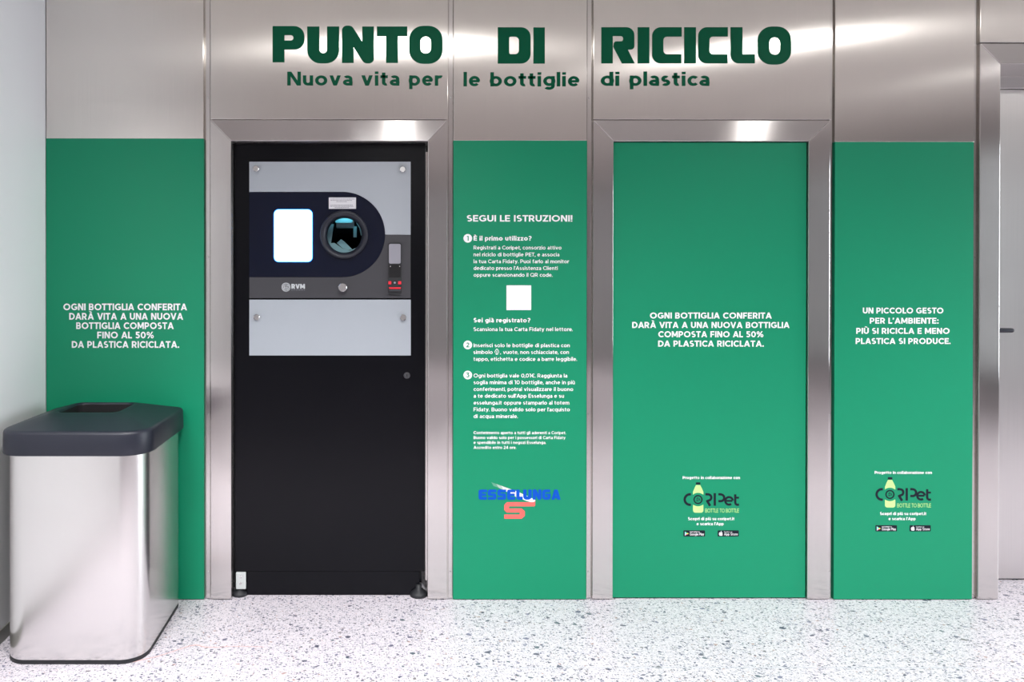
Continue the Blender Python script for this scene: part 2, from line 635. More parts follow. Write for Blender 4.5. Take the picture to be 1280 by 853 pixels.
        W = .6; S(0, 0, w, x); S(W - w, 0, W, .45); A(0, x - W, W, x, 0, 180)
    elif ch == 'o':
        W = .72; A(0, 0, W, x, 0, 360)
    elif ch == 'p':
        W = .66; S(0, -.24, w, x); A(W - .7, 0, W, x, 0, 360)
    elif ch == 'q':
        W = .66; S(W - w, -.24, W, x); A(0, 0, .7, x, 0, 360)
    elif ch == 'r':
        W = .40; S(0, 0, w, x); A(0, x - .6, .66, x, 65, 180)
    elif ch == 't':
        W = .43; S(.09, .2, .09 + w, .92); A(.09, 0, .09 + .46, .44, 180, 290); S(0, x - e, W, x)
    elif ch == 'u':
        W = .6; S(0, .28, w, x); S(W - w, 0, W, x); A(0, 0, W, W, 180, 360)
    elif ch == 'y':
        W = .68; q = w * .56; D(W / 2, 0, q, x); D(.19, -.24, W - q, x)
    elif ch == '0':
        W = .76; A(0, 0, W, 1, 0, 360)
    elif ch == '1':
        W = .36; S(W - w, 0, W, 1); S(0, 1 - e, W - h, 1)
    elif ch == '2':
        W = .66; A(0, .42, W - .02, 1, 160, -30); D(w * .7, e * .5, W - h - .06, .6); S(0, 0, W, e)
    elif ch == '3':
        W = .66; S(.04, 1 - e, W - .04, 1); D(.34, .56, W - w * .75, 1 - e * .6); A(0, 0, W, .64, 105, -150)
    elif ch == '4':
        W = .76; S(.48, 0, .48 + w, 1); S(0, .2, W, .2 + e); D(w * .6, .26, .5, 1)
    elif ch == '5':
        W = .66; S(.08, 1 - e, W - .04, 1); S(.08, .5, .08 + w * .95, 1); A(-.02, 0, W, .66, 120, -150)
    elif ch == '%':
        W = 1.05; w0 = p.w; p.w = w0 * .75
        A(0, .46, .46, 1, 0, 360); A(W - .46, 0, W, .54, 0, 360); D(.2, 0, W - .2, 1); p.w = w0
    elif ch == '€':
        W = .8; A(.1, 0, .95, 1, 50, 310); S(0, .53, .6, .53 + e * .6); S(0, .35, .57, .35 + e * .6)
    elif ch == '?':
        W = .6; A(0, .4, W, 1, 160, -70); S(.28 - h, .26, .28 + h, .5); S(.28 - h, 0, .28 + h, .17)
    elif ch == '!':
        W = w * 1.05; S(0, 0, w, .18); p.polys.append([(.01, .28), (w - .01, .28), (w, 1), (0, 1)])
    elif ch == '.':
        W = w; S(0, 0, w, w)
    elif ch == ',':
        W = w; p.polys.append([(0, -.16), (w * .5, -.16), (w, .0), (w, w), (0, w), (0, 0)])
    elif ch == ':':
        W = w; S(0, 0, w, w); S(0, .5, w, .5 + w)
    elif ch == '’':
        W = w; p.polys.append([(0, .68), (w * .6, .68), (w, .85), (w, 1), (0, 1)])
    elif ch == ' ':
        return [], .36, 0
    return p.polys, W, 0


TRACK = 0.115


def layout(text, wt, track=TRACK):
    polys, cur = [], 0.0
    for i, ch in enumerate(text):
        g, W, _ = glyph(ch, wt)
        polys += [[(cur + a, b) for a, b in q] for q in g]
        cur += W + track * (0.55 if ch in 'AVTLr ’' or (i + 1 < len(text) and text[i + 1] in 'AVT ,.’') else 1)
    xs = [a for q in polys for a, b in q]
    x0, x1 = min(xs), max(xs)
    return [[(a - x0, b) for a, b in q] for q in polys], x1 - x0


def text(name, string, x0, x1, base, cap, m, parent, wt=0.2, Y=0.0, lift=0.0012, track=TRACK, label=None):
    """lettering whose ink runs from pixel column x0 to x1, baseline and cap height in pixels of the wall plane Y"""
    polys, W = layout(string, wt, track)
    bm = bmesh.new()
    uvl = (bm.loops.layers.uv.get('UVMap') or bm.loops.layers.uv.new('UVMap'))
    ax, az = P(x0, base, Y)
    bx, _ = P(x1, base, Y)
    _, tz = P(x0, base - cap, Y)
    sx, sz = (bx - ax) / W, tz - az
    for iq, q in enumerate(polys):
        area = sum(q[i - 1][0] * q[i][1] - q[i][0] * q[i - 1][1] for i in range(len(q)))
        if area < 0:
            q = q[::-1]
        vs = [bm.verts.new((ax + u * sx, Y - lift - (iq % 7) * 3e-5, az + v * sz)) for u, v in q]
        try:
            bm.faces.new(vs)
        except ValueError:
            pass
    o = link(name, bm, m, parent)
    if label:
        o['label'] = label
    return o


# ================================================================== ROOM SHELL
XL = PX(57.2)
# floor
bm = bmesh.new()
add_box(bm, -9, 9, -11, 1.2, -0.12, 0.0)
structure(link('floor', bm, 'floor'))
# left wall (its right end meets the steel cladding)
bm = bmesh.new()
add_box(bm, XL - 0.25, XL, -2.6, 0.9, 0.0, 3.3)
structure(link('wall_left', bm, 'paint', bevel=0.004))
# ceiling
bm = bmesh.new()
add_box(bm, -9, 9, -11, 1.2, 3.3, 3.4)
structure(link('ceiling', bm, 'ceil'))
# far side of the hall, behind the camera
bm = bmesh.new()
add_box(bm, -9, 9, -11.2, -11, 0, 3.3)
structure(link('wall_front', bm, 'paint'))

# steel clad wall: masonry backing with the openings, cladding sheets, joint strips
ZT = 3.3
F2 = (PX(263.2), PX(289), PX(534.8), PX(559))       # machine opening frame: outer/inner left, inner/outer right
F3 = (PX(741), PX(766.3), PX(1010), PX(1036.8))
FD = (PX(1223.6), PX(1248.9))
FDR = (FD[1] + 0.95, FD[1] + 0.95 + 0.092)
ZF_O, ZF_I = PZ(150.4), PZ(176.6)
ZD_O, ZD_I = PZ(54.6, 0, 1250), PZ(80, 0, 1260)
bm = bmesh.new()
yb0, yb1 = 0.022, 0.22
e_ = 0.003
add_box(bm, XL, F2[1] - e_, yb0, yb1, 0, ZF_I + e_)
add_box(bm, F2[2] + e_, F3[1] - e_, yb0, yb1, 0, ZF_I + e_)
add_box(bm, F3[2] + e_, FD[1] - e_, yb0, yb1, 0, ZF_I + e_)
add_box(bm, XL, FD[1] - e_, yb0, yb1, ZF_I + e_, ZT)
add_box(bm, FD[1] - e_, FDR[0] + e_, yb0, yb1, ZD_I + e_, ZT)
add_box(bm, FDR[0] + e_, 6.0, yb0, yb1, 0, ZT)
bm.normal_update(); boxuv(bm)
structure(link('wall_back', bm, 'steel'))

XA = (PX(58.2), PX(254.6))
XC = (PX(566.6), PX(733.0))
XE = (PX(1042.6), PX(1216.6))
sheet = dict(bevel=0.0016)
ZB = 0.004
n_clad = [0]
def cladding(x0, x1, z0, z1):
    n_clad[0] += 1
    return structure(box('wall_panel_%d' % n_clad[0], x0, x1, 0.0, 0.02, z0, z1, 'steel', bevel=0.0022))
ZGA, ZGC, ZGE = PZ(173.4, 0, 155), PZ(176, 0, 650), PZ(177.6, 0, 1130)
cladding(XA[0], XA[1], ZGA, ZT)
cladding(F2[0] + 0.0005, PX(559.6), ZF_O + 0.004, ZT)
cladding(XC[0], XC[1], ZGC, ZT)
cladding(F3[0], F3[3], ZF_O + 0.004, ZT)
cladding(XE[0], XE[1], ZGE, ZT)
cladding(FD[0], FDR[1], ZD_O + 0.005, ZT)
cladding(FDR[1] + 0.03, 6.0, ZB, ZT)

def joint(x0, x1, ys=0.010):
    n_clad.append(0)
    j = structure(box('trim_%d' % (len(n_clad) + 3), x0, x1, ys, 0.022, ZB, ZT, 'steel_trim'))
    xc = (x0 + x1) / 2
    for py in (121.5, 321.5, 518.5, 716.5, -60):
        disc_knob('screw', (xc, ys, PZ(py)), 0.0042, 0.003, 'steel_pol', j)
    return j
joint(PX(257.2), PX(261.8))
joint(PX(561.0), PX(565.6))
joint(PX(734.4), PX(739.2))
joint(PX(1037.8), PX(1041.0))
joint(PX(1218.0), PX(1221.6), 0.013)

# brushed steel door frames with mitred corners
def frame(name, xo0, xi0, xi1, xo1, zo, zi, depth):
    t = bpy.data.objects.new(name, None)
    COL.objects.link(t)
    structure(t)
    prism('jamb', [(xo0, ZB), (xi0, ZB), (xi0, zi), (xo0, zo)], -0.001, depth, 'steel_trim', t, bevel=0.0022)
    prism('jamb', [(xi1, ZB), (xo1, ZB), (xo1, zo), (xi1, zi)], -0.001, depth, 'steel_trim', t, bevel=0.0022)
    prism('head', [(xi0, zi), (xi1, zi), (xo1, zo), (xo0, zo)], -0.001, depth, 'steel_trim', t, across='z', bevel=0.0022)
    return t
frame('trim_1', *F2, ZF_O, ZF_I, 0.20)
frame('trim_2', *F3, ZF_O, ZF_I, 0.20)
frame('trim_3', FD[0], FD[1], FDR[0], FDR[1], ZD_O, ZD_I, 0.205)

# steel door in its deep recess at the right
YD = 0.208
door = bpy.data.objects.new('door_1', None)
door.location = ((FD[1] + FDR[0]) / 2, YD, 0)
COL.objects.link(door)
structure(door)
zdt = PZ(112.3, YD, 1265)
box('leaf', FD[1] + 0.003, FDR[0] - 0.003, YD, YD + 0.045, 0.009, zdt, 'steel_door', door, bevel=0.002)
box('head_frame', FD[1], FDR[0], YD - 0.012, YD + 0.05, zdt + 0.003, ZD_I, 'steel_door', door, across='z', bevel=0.002)
box('gap_shade_sheet', FD[1], FDR[0], YD + 0.046, YD + 0.08, 0.0, ZD_I, 'void', door)  # dark sheet standing in for the shade in the gaps round the leaf
hx, hz = P(1266.5, 413.2, YD - 0.05)
hb = bmesh.new()
def tube(bm, pts, rad, seg=14):
    prev = None
    for k, p in enumerate(pts):
        p = Vector(p)
        q = Vector(pts[min(k + 1, len(pts) - 1)]) - Vector(pts[max(k - 1, 0)])
        q.normalize()
        a = q.orthogonal().normalized() if abs(q.z) > .9 else q.cross(Vector((0, 0, 1))).normalized()
        b = q.cross(a)
        r = rad[k] if isinstance(rad, (list, tuple)) else rad
        ring = [bm.verts.new(p + a * r * cos(2 * pi * i / seg) + b * r * sin(2 * pi * i / seg)) for i in range(seg)]
        if prev:
            for i in range(seg):
                j = (i + 1) % seg
                bm.faces.new((prev[i], prev[j], ring[j], ring[i]))
        else:
            bm.faces.new(ring[::-1])
        prev = ring
    bm.faces.new(prev)
hy = YD - 0.05
tube(hb, [(hx - .145, YD, hz), (hx - .145, hy + .018, hz), (hx - .140, hy + .005, hz), (hx - .125, hy, hz), (hx - .01, hy, hz), (hx - .003, hy, hz), (hx, hy, hz)],
     [.011, .011, .0115, .0115, .0112, .0095, .004])
bmesh.ops.recalc_face_normals(hb, faces=hb.faces)
link('handle', hb, 'lid', door, smooth=True)
lathe('handle_rose', [(0.0001, -.009), (.024, -.009), (.026, -.006), (.026, 0), (.0001, 0)], 'lid', (hx - .145, YD, hz), door, seg=32, smooth=False)
box('lock_case', hx - .172, hx - .118, YD - 0.012, YD, hz + .022, hz + .044, 'lid', door, bevel=0.004)

# stone skirting at the foot of the left wall, floor hairline
bm = bmesh.new()
add_box(bm, XL, XL + 0.004, -2.6, -0.002, 0.0, 0.055)
structure(link('baseboard_left', bm, 'skirt'))
def fp(px, py):
    d = RM @ Vector(((px - PPX) / FPX, -(py - PPY) / FPX, -1.0))
    t = -CAM.z / d.z
    q = CAM + d * t
    return q.x, q.y
bm = bmesh.new()
cpts = [(166, 828.5), (180, 825), (196, 821.5), (212, 816.5), (226, 811.8), (238, 807.8), (246, 807), (256, 809.6), (270, 810), (286, 808.8), (305, 808.6), (330, 809.5)]
cps = [fp(*q) for q in cpts]
pv = None
for k, (x_, y_) in enumerate(cps):
    wd = 0.0028 if k < 8 else 0.0018
    a, b = bm.verts.new((x_, y_ - wd, 0.0012)), bm.verts.new((x_, y_ + wd, 0.0012))
    if pv:
        bm.faces.new((pv[0], a, b, pv[1]))
    pv = (a, b)
ck = link('trim_4', bm, 'crack')
structure(ck)

# ================================================================== GREEN PANELS
YV = -0.0012      # front of the vinyl sheets
gA = box('green_panel', XA[0], XA[1] + 0.001, YV, 0.0205, 0.004, ZGA, 'green')
tag(gA, 'narrow green panel behind the trash bin, next to the white wall', 'sign panel')
gC = box('green_panel', XC[0], XC[1], YV, 0.0205, 0.004, ZGC, 'green')
tag(gC, 'green instruction panel with numbered steps and a blue and red logo', 'sign panel')
YI = 0.010
gD = box('green_panel', F3[1] + 0.003, F3[2] - 0.003, YI, YI + 0.03, 0.006, ZF_I - 0.003, 'green', bevel=0.001)
tag(gD, 'widest green panel, set inside a mitred steel frame', 'sign panel')
gE = box('green_panel', XE[0] + 0.001, XE[1] - 0.003, YV, 0.0205, 0.004, ZGE, 'green')
tag(gE, 'green panel next to the steel door at the right, four lines of writing', 'sign panel')
structure(box('trim_20', F3[1] + .004, F3[2] - .004, YI + 0.031, YI + 0.05, 0.001, ZF_I - .004, 'void'))

def cline(s, x0, x1, base, cap, par, Y=YV, wt=.215):
    return text('text_line', s, x0, x1, base, cap, 'white', par, wt=wt, Y=Y, lift=0.0006)

for s, a, b, y in (('OGNI BOTTIGLIA CONFERITA', 79.3, 233.8, 388.0), ('DARÀ VITA A UNA NUOVA', 86.6, 229, 399.8),
                   ('BOTTIGLIA COMPOSTA', 95.3, 217.2, 411.5), ('FINO AL 50%', 121.6, 192.3, 423.2), ('DA PLASTICA RICICLATA.', 89.8, 224, 435.0)):
    cline(s, a, b, y, 8.4, gA)
for s, a, b, y in (('OGNI BOTTIGLIA CONFERITA', 812.4, 964.6, 398.4), ('DARÀ VITA A UNA NUOVA BOTTIGLIA', 790.2, 986.8, 410.2),
                   ('COMPOSTA FINO AL 50%', 822.8, 954.1, 421.8), ('DA PLASTICA RICICLATA.', 822.6, 954.6, 433.5)):
    cline(s, a, b, y, 7.6, gD, YI)
for s, a, b, y in (('UN PICCOLO GESTO', 1078.4, 1179.1, 392.1), ('PER L’AMBIENTE:', 1087.1, 1173.1, 404.8),
                   ('PIÙ SI RICICLA E MENO', 1070.2, 1186.8, 417.5), ('PLASTICA SI PRODUCE.', 1069.5, 1188, 430.2)):
    cline(s, a, b, y, 7.4, gE)

# instruction panel
cline('SEGUI LE ISTRUZIONI!', 583.6, 715.4, 277.1, 8.1, gC, wt=.205)
cline('È il primo utilizzo?', 592, 664.4, 300.9, 5.9, gC, wt=.215)
for s, b, y in (('Registrati a Coripet, consorzio attivo', 701.8, 312), ('nel riciclo di bottiglie PET, e associa', 699.2, 320.6),
                ('la tua Carta Fidaty. Puoi farlo al monitor', 711.6, 329.2), ('dedicato presso l’Assistenza Clienti', 697.1, 337.6),
                ('oppure scansionando il QR code.', 690.5, 346.1)):
    cline(s, 592, b, y, 4.7, gC, wt=.16)
cline('Sei già registrato?', 592, 663, 403.2, 5.6, gC, wt=.215)
cline('Scansiona la tua Carta Fidaty nel lettore.', 592, 715.8, 414.1, 4.8, gC, wt=.16)
cline('Inserisci solo le bottiglie di plastica con', 592, 712.2, 434.2, 4.8, gC, wt=.16)
cline('simbolo', 591.8, 615.8, 442.7, 4.8, gC, wt=.16)
cline(', vuote, non schiacciate, con', 625.4, 711.1, 442.7, 4.8, gC, wt=.16)
cline('tappo, etichetta e codice a barre leggibile.', 591.8, 721.2, 451.3, 4.8, gC, wt=.16)
for s, b, y in (('Ogni bottiglia vale 0,01€. Raggiunta la', 709.1, 472.1), ('soglia minima di 10 bottiglie, anche in più', 718.5, 480.5),
                ('conferimenti, potrai visualizzare il buono', 716.4, 489), ('a te dedicato sull’App Esselunga e su', 704.9, 497.4),
                ('esselunga.it oppure stamparlo al totem', 711.6, 506), ('Fidaty. Buono valido solo per l’acquisto', 712.2, 514.4),
                ('di acqua minerale.', 647.2, 522.9)):
    cline(s, 592, b, y, 4.8, gC, wt=.16)
for s, b, y in (('Conferimento aperto a tutti gli aderenti a Coripet.', 707.4, 543), ('Buono valido solo per i possessori di Carta Fidaty', 706.8, 549.1),
                ('e spendibile in tutti i negozi Esselunga.', 682.4, 555.2), ('Accredito entro 24 ore.', 645.2, 561.4)):
    cline(s, 592, b, y, 3.7, gC, wt=.165)

def circ(cx, cy, r, n=36, a0=0, a1=360):
    return [(cx + r * cos(radians(a0 + (a1 - a0) * k / n)), cy - r * sin(radians(a0 + (a1 - a0) * k / n))) for k in range(n if a1 - a0 == 360 else n + 1)]

def shape(name, loops, m, parent, Y=YV, lift=0.0006, label=None, split=False):
    o = filled(name, pxloops(loops, Y), Y - lift, Y - lift + 0.0005, m, parent, split=split)
    if label:
        o['label'] = label
    return o

for n_, cy in (('1', 298.1), ('2', 431.4), ('3', 469.0)):
    bdg = shape('number_badge', [circ(584.7, cy, 5.4)], 'white', gC)
    wd = 2.2 if n_ == '1' else 4.0
    text('numeral', n_, 584.7 - wd / 2, 584.7 + wd / 2, cy + 3, 6, 'green', bdg, wt=.2, Y=YV, lift=0.0012)
shape('blank_label', [[(633.1, 356.9), (663.9, 356.9), (663.9, 387.8), (633.1, 387.8)]], 'white', gC, label='white square label under the first step')

def stroke(pts, wd):
    """closed outline of an open polyline of even width (pixels)"""
    L_, R_ = [], []
    for k, p in enumerate(pts):
        a = Vector(pts[max(k - 1, 0)]); b = Vector(pts[min(k + 1, len(pts) - 1)])
        d = (b - a).normalized()
        n = Vector((-d.y, d.x)) * wd / 2
        L_.append((p[0] + n.x, p[1] + n.y)); R_.append((p[0] - n.x, p[1] - n.y))
    return L_ + R_[::-1]

# small bottle symbol inside the second step
ic = shape('bottle_symbol', [stroke([(618.9, 441.2), (618.6, 439.8), (619.4, 438.3), (620.6, 436.6), (621.6, 436.6), (622.7, 438.3), (623.5, 439.8), (623.2, 441.2)], .7),
                             stroke([(619.2, 442), (622.9, 442)], .7), stroke([(619.8, 443.2), (622.3, 443.2)], .7), stroke([(621, 438.6), (621, 441)], .8)], 'white', gC)

# blue word mark with the long red S
def zl(pts):
    return [(560 + p[0] / 7.11, 570 + p[1] / 7.11) + ((p[2] / 7.11,) if len(p) > 2 else ()) for p in pts]
swoosh = [(385, 235), (430, 251), (475, 267), (520, 284), (600, 312), (690, 352), (775, 390)]
low = [(405, 268), (450, 284), (492, 304), (540, 330), (610, 368), (680, 394), (735, 413)]
for k in range(6):
    f_ = min(1.0, 0.12 + k * 0.3)
    mn = 'fade_%d' % k
    if f_ < 1:
        g = (0.002, 0.24, 0.122)
        M[mn] = plain('faded_white_ink', tuple(g[i] + (0.86 - g[i]) * f_ for i in range(3)), 0.45)
    else:
        mn = 'white'
    pl = [swoosh[k], swoosh[k + 1], low[k + 1], low[k]]
    if k == 5:
        pl = [swoosh[5], (775, 390), (775, 402), (768, 413), (735, 413), low[5]]
    shape('swoosh', [rounded(zl(pl))], mn, gC, lift=0.0008)
shape('long_s_mark', [rounded(zl([(735, 412), (760, 412, 10), (775, 402), (775, 450, 14), (543, 450), (543, 468), (655, 468, 6), (683, 494, 6), (683, 534, 6), (655, 560, 6), (499, 560), (499, 522), (637, 522),
                                  (637, 505), (522, 505, 6), (499, 482, 6), (499, 436, 6), (524, 412, 6)]))], 'red', gC, lift=0.0010, label='red long-tailed S mark')
def es(x): return [(x + 74, 300), (x, 300, 18), (x, 390, 18), (x + 72, 390), (x + 72, 365), (x + 30, 365), (x + 30, 356), (x + 68, 356), (x + 68, 335), (x + 30, 335), (x + 30, 325), (x + 74, 325)]
def ess(x): return [(x + 78, 300), (x, 300, 20), (x, 356, 16), (x + 48, 356), (x + 48, 366), (x + 2, 366), (x + 2, 390), (x + 78, 390, 20), (x + 78, 334, 16), (x + 30, 334), (x + 30, 325), (x + 78, 325)]
wordm = [es(272), ess(352), ess(438), es(525), [(606, 300), (636, 300), (636, 362), (664, 362), (664, 390), (606, 390, 22)],
         [(668, 300), (697, 300), (697, 362, 8), (714, 362, 8), (714, 300), (743, 300), (743, 390, 28), (668, 390, 28)],
         [(752, 390), (752, 298, 14), (782, 298, 10), (804, 340), (804, 300), (830, 300), (830, 391, 14), (802, 391, 10), (780, 350), (780, 390)],
         [(908, 300), (836, 300, 26), (836, 390, 26), (912, 390, 22), (912, 336), (868, 336), (868, 354), (884, 354), (884, 366), (864, 366, 6), (864, 324, 6), (908, 324)],
         [(918, 390), (944, 300, 8), (974, 300, 8), (1000, 390), (970, 390), (966, 376), (950, 376), (946, 390)]]
for lp in wordm:
    loops = [rounded(zl(lp), 4)]
    if lp is wordm[-1]:
        loops.append(rounded(zl([(953, 358), (963, 358), (958, 336)]), 2))
    shape('letter', loops, 'blue', gC, lift=0.0014)
shape('mark_dot', [circ(560 + 1003 / 7.11, 570 + 309 / 7.11, .35, 8)], 'blue', gC)

# collaboration logo: bottle, word, store badges
def logo(par, dx, dy, Y):
    def z(pts):
        return [(810 + p[0] / 8.533 + dx, 580 + p[1] / 8.533 + dy) + ((p[2] / 8.533,) if len(p) > 2 else ()) for p in pts]
    def zx(x): return 810 + x / 8.533 + dx
    def zy(y): return 580 + y / 8.533 + dy
    def zc(cx, cy, r, a0=0, a1=360, n=30): return circ(zx(cx), zy(cy), r / 8.533, n, a0, a1)
    def zst(pts, wd): return stroke([(zx(a), zy(b)) for a, b in pts], wd / 8.533)
    def arc(cx, cy, r, a0, a1, n=14): return [(cx + r * cos(radians(a0 + (a1 - a0) * k / n)), cy - r * sin(radians(a0 + (a1 - a0) * k / n))) for k in range(n + 1)]
    def t(s, x0, x1, b, c, m='white', wt=.19, lift=.0006, par=par, name='text_line'):
        return text(name, s, zx(x0), zx(x1), zy(b), c / 8.533, m, par, wt=wt, Y=Y, lift=lift)
    t('Progetto in collaborazione con', 370, 980, 163, 31)
    bt = shape('bottle_neck', [z([(512, 228), (556, 228), (575, 265), (590, 300)]) + [(zx(a), zy(b)) for a, b in [(590, 330)] + arc(533, 400, 90, 51, 129, 8) + [(480, 330)]] + z([(480, 300), (494, 265)])], 'pale_green', par, Y)
    shape('bottle_base', [[(zx(a), zy(b)) for a, b in [(480, 437)] + arc(533, 366, 88, 233, 307, 8) + [(590, 437)]] + rounded(z([(590, 470), (590, 522, 32), (480, 522, 32), (480, 470)]))], 'pale_green', par, Y)
    shape('bottle_cap', [rounded(z([(510, 198, 5), (558, 198, 5), (558, 222), (510, 222)]))], 'ink', bt, Y)
    o = shape('letter', [zc(533, 382, 49), zc(533, 382, 35)], 'ink', par, Y)
    # three chasing arrows in the O
    ars = []
    for k in range(3):
        an = radians(90 + 120 * k)
        def rp(u, v):
            return (zx(533 + u * cos(an) - v * sin(an)), zy(382 - (u * sin(an) + v * cos(an))))
        ars.append([rp(24, -6), rp(24, 6), rp(8, 14), rp(6, 20), rp(-2, 8), rp(8, 2), rp(8, 7), rp(15, 4)])
    shape('recycling_arrows', ars, 'ink', o, Y)
    shape('letter', [zst([(457, 326)] + arc(447, 382, 56, 90, 270) + [(457, 438)], 25)], 'ink', par, Y)
    shape('letter', [zst([(612, 326), (642, 326)] + arc(642, 360, 33, 85, -60, 10) + [(640, 394), (612, 394)][:1], 24), zst([(626, 388), (662, 450)], 26)], 'ink', par, Y, split=True)
    shape('letter', [z([(700, 314), (724, 314), (724, 448), (700, 448)])], 'ink', par, Y)
    shape('letter', [zst([(750, 326), (776, 326)] + arc(776, 363, 36, 85, -85, 12) + [(776, 399), (750, 399)], 24)], 'ink', par, Y)
    shape('letter', [zst(arc(864, 396, 40, 4, 305, 24), 23), z([(830, 386), (900, 386), (900, 406), (830, 406)])], 'ink', par, Y, split=True)
    shape('letter', [zst([(930, 326), (930, 412), (934, 428), (946, 437), (970, 437)], 24), z([(918, 352), (970, 352), (970, 372), (918, 372)])], 'ink', par, Y, split=True)
    t('BOTTLE TO BOTTLE', 610, 970, 520, 42, 'pale_green', .125)
    t('Scopri di più su coripet.it', 427, 920, 602, 32)
    t('e scarica l’App', 518, 806, 656, 32)
    for (a, b, s1, s2, e1) in ((378, 608, 'DISPONIBILE SU', 'Google Play', 550), (743, 968, 'Scarica su', 'App Store', 895)):
        bd = shape('store_badge', [rounded(z([(a, 711, 7), (b, 711, 7), (b, 776, 7), (a, 776, 7)]))], 'ink', par, Y)
        off = 67
        t(s1, a + off, e1, 733, 12, 'white', .16, .0012, bd)
        t(s2, a + off, b - 12, 764, 26, 'white', .16, .0012, bd)
        if s2[0] == 'G':
            for pts, mm in (([(392, 722), (420, 738), (409, 745)], 'play_green'), ([(392, 722), (409, 745), (392, 768)], 'play_blue'),
                            ([(420, 738), (435, 745), (420, 753), (409, 745)], 'play_yellow'), ([(392, 768), (409, 745), (420, 753)], 'play_red')):
                shape('play_triangle', [z(pts)], mm, bd, Y, .0012)
        else:
            shape('fruit_mark', [rounded(z([(775, 733), (786, 729, 8), (794, 738), (788, 747), (795, 757), (786, 768, 6), (775, 766), (764, 768, 6), (756, 750, 9), (762, 730, 9)])),
                                 z([(775, 729), (776, 722), (783, 716), (782, 724)])], 'white', bd, Y, .0012)
for k_, c_ in (('play_green', (.05, .6, .25)), ('play_blue', (.35, .75, .85)), ('play_yellow', (.9, .7, .1)), ('play_red', (.8, .1, .25))):
    M[k_] = plain(k_ + '_ink', c_, .45)
logo(gD, 0, 0, YI)
logo(gE, 239.9, -6.4, YV)

# ================================================================== HEADLINE LETTERING ON THE STEEL
def z2(pts): return [(320 + p[0] / 3.759, p[1] / 3.759) + ((p[2] / 3.759,) if len(p) > 2 else ()) for p in pts]
def z3(pts): return [(640 + p[0] / 3.368, p[1] / 3.368) + ((p[2] / 3.368,) if len(p) > 2 else ()) for p in pts]
def rr2(x0, y0, x1, y1, r): return rounded(z2([(x0, y0, r), (x1, y0, r), (x1, y1, r), (x0, y1, r)]))
def rr3(x0, y0, x1, y1, r): return rounded(z3([(x0, y0, r), (x1, y0, r), (x1, y1, r), (x0, y1, r)]))
def bigC(x): return [rounded(z3([(x + 124, 115), (x, 115, 36), (x, 267, 36), (x + 123, 267), (x + 123, 229), (x + 47, 229, 16), (x + 47, 154, 16), (x + 124, 154)]))]
H1 = [[rounded(z2([(78, 123, 4), (228, 123, 48), (228, 233, 48), (134, 233), (134, 293), (78, 293)])), rounded(z2([(134, 165), (176, 165, 13), (176, 191, 13), (134, 191)]))],
      [rounded(z2([(241, 125), (298, 125), (298, 251, 18), (334, 251, 18), (334, 125), (391, 125), (391, 298, 62), (241, 298, 62)]))],
      [rounded(z2([(404, 296), (404, 121, 32), (450, 121, 26), (499, 196), (499, 125), (554, 125), (554, 298, 30), (508, 298, 26), (459, 222), (459, 296)]))],
      [z2([(568, 125), (711, 125), (711, 170), (667, 170), (667, 296), (611, 296), (611, 170), (568, 170)])],
      [rr2(719, 122, 877, 300, 66), rr2(773, 171, 822, 252, 24)]]
H2 = [[rounded([(622.2, 34.2), (663.3, 34.2, 12), (663.3, 79.5, 12), (622.2, 79.5)]), rounded([(636.4, 45.8, 2), (648.6, 45.8, 5), (648.6, 67.8, 5), (636.4, 67.8, 2)])],
      [z3([(90, 116), (138, 116), (138, 268), (90, 268)])]]
H3 = [[rounded(z3([(376, 115), (515, 115, 34), (515, 208, 26), (487, 209), (516, 267), (463, 267), (426, 197), (430, 175, 9), (468, 174, 10), (468, 152, 10), (424, 152), (424, 267), (376, 267)]))],
      [z3([(529, 115), (578, 115), (578, 267), (529, 267)])], bigC(590), [z3([(725, 115), (774, 115), (774, 267), (725, 267)])], bigC(784),
      [rounded(z3([(920, 115), (970, 115), (970, 229), (1022, 229), (1022, 267), (920, 267, 36)]))],
      [rr3(1034, 112, 1175, 272, 58), rr3(1083, 157, 1129, 231, 23)]]
hd = thing('headline_lettering', 'large dark green heading PUNTO DI RICICLO across the top steel panels', 'sign lettering', (PX(665), 0, PZ(80)))
for grp in (H1, H2, H3):
    for lp in grp:
        filled('letter', pxloops(lp, 0), -0.0018, 0.0, 'dgreen', hd)
sb = thing('subtitle_lettering', 'smaller dark green line Nuova vita per le bottiglie di plastica under the heading', 'sign lettering', (PX(625), 0, PZ(108)))
for s, a, b, y in (('Nuova', 359.1, 441, 106.9), ('vita', 451.7, 499.6, 107.1), ('per', 510.7, 553.3, 107.2), ('le', 579.4, 600.1, 107.9),
                   ('bottiglie', 612.1, 724.3, 108), ('di', 751, 774.2, 107.4), ('plastica', 786.4, 887, 107.4)):
    text('word', s, a, b, y, 17.2 if s[0] == 'N' else 17.6, 'dgreen', sb, wt=.2, Y=0, lift=.0014)

# ================================================================== BOTTLE RETURN MACHINE
YM = 0.045
mx0, mx1 = PX(293.2, YM), PX(531.2, YM)
mz0, mz1 = PZ(714.5, YM, 410), PZ(177.2, YM, 410)
mc = thing('bottle_return_machine', 'tall black bottle return machine with lit white screen and round intake', 'vending machine', ((mx0 + mx1) / 2, YM, 0))
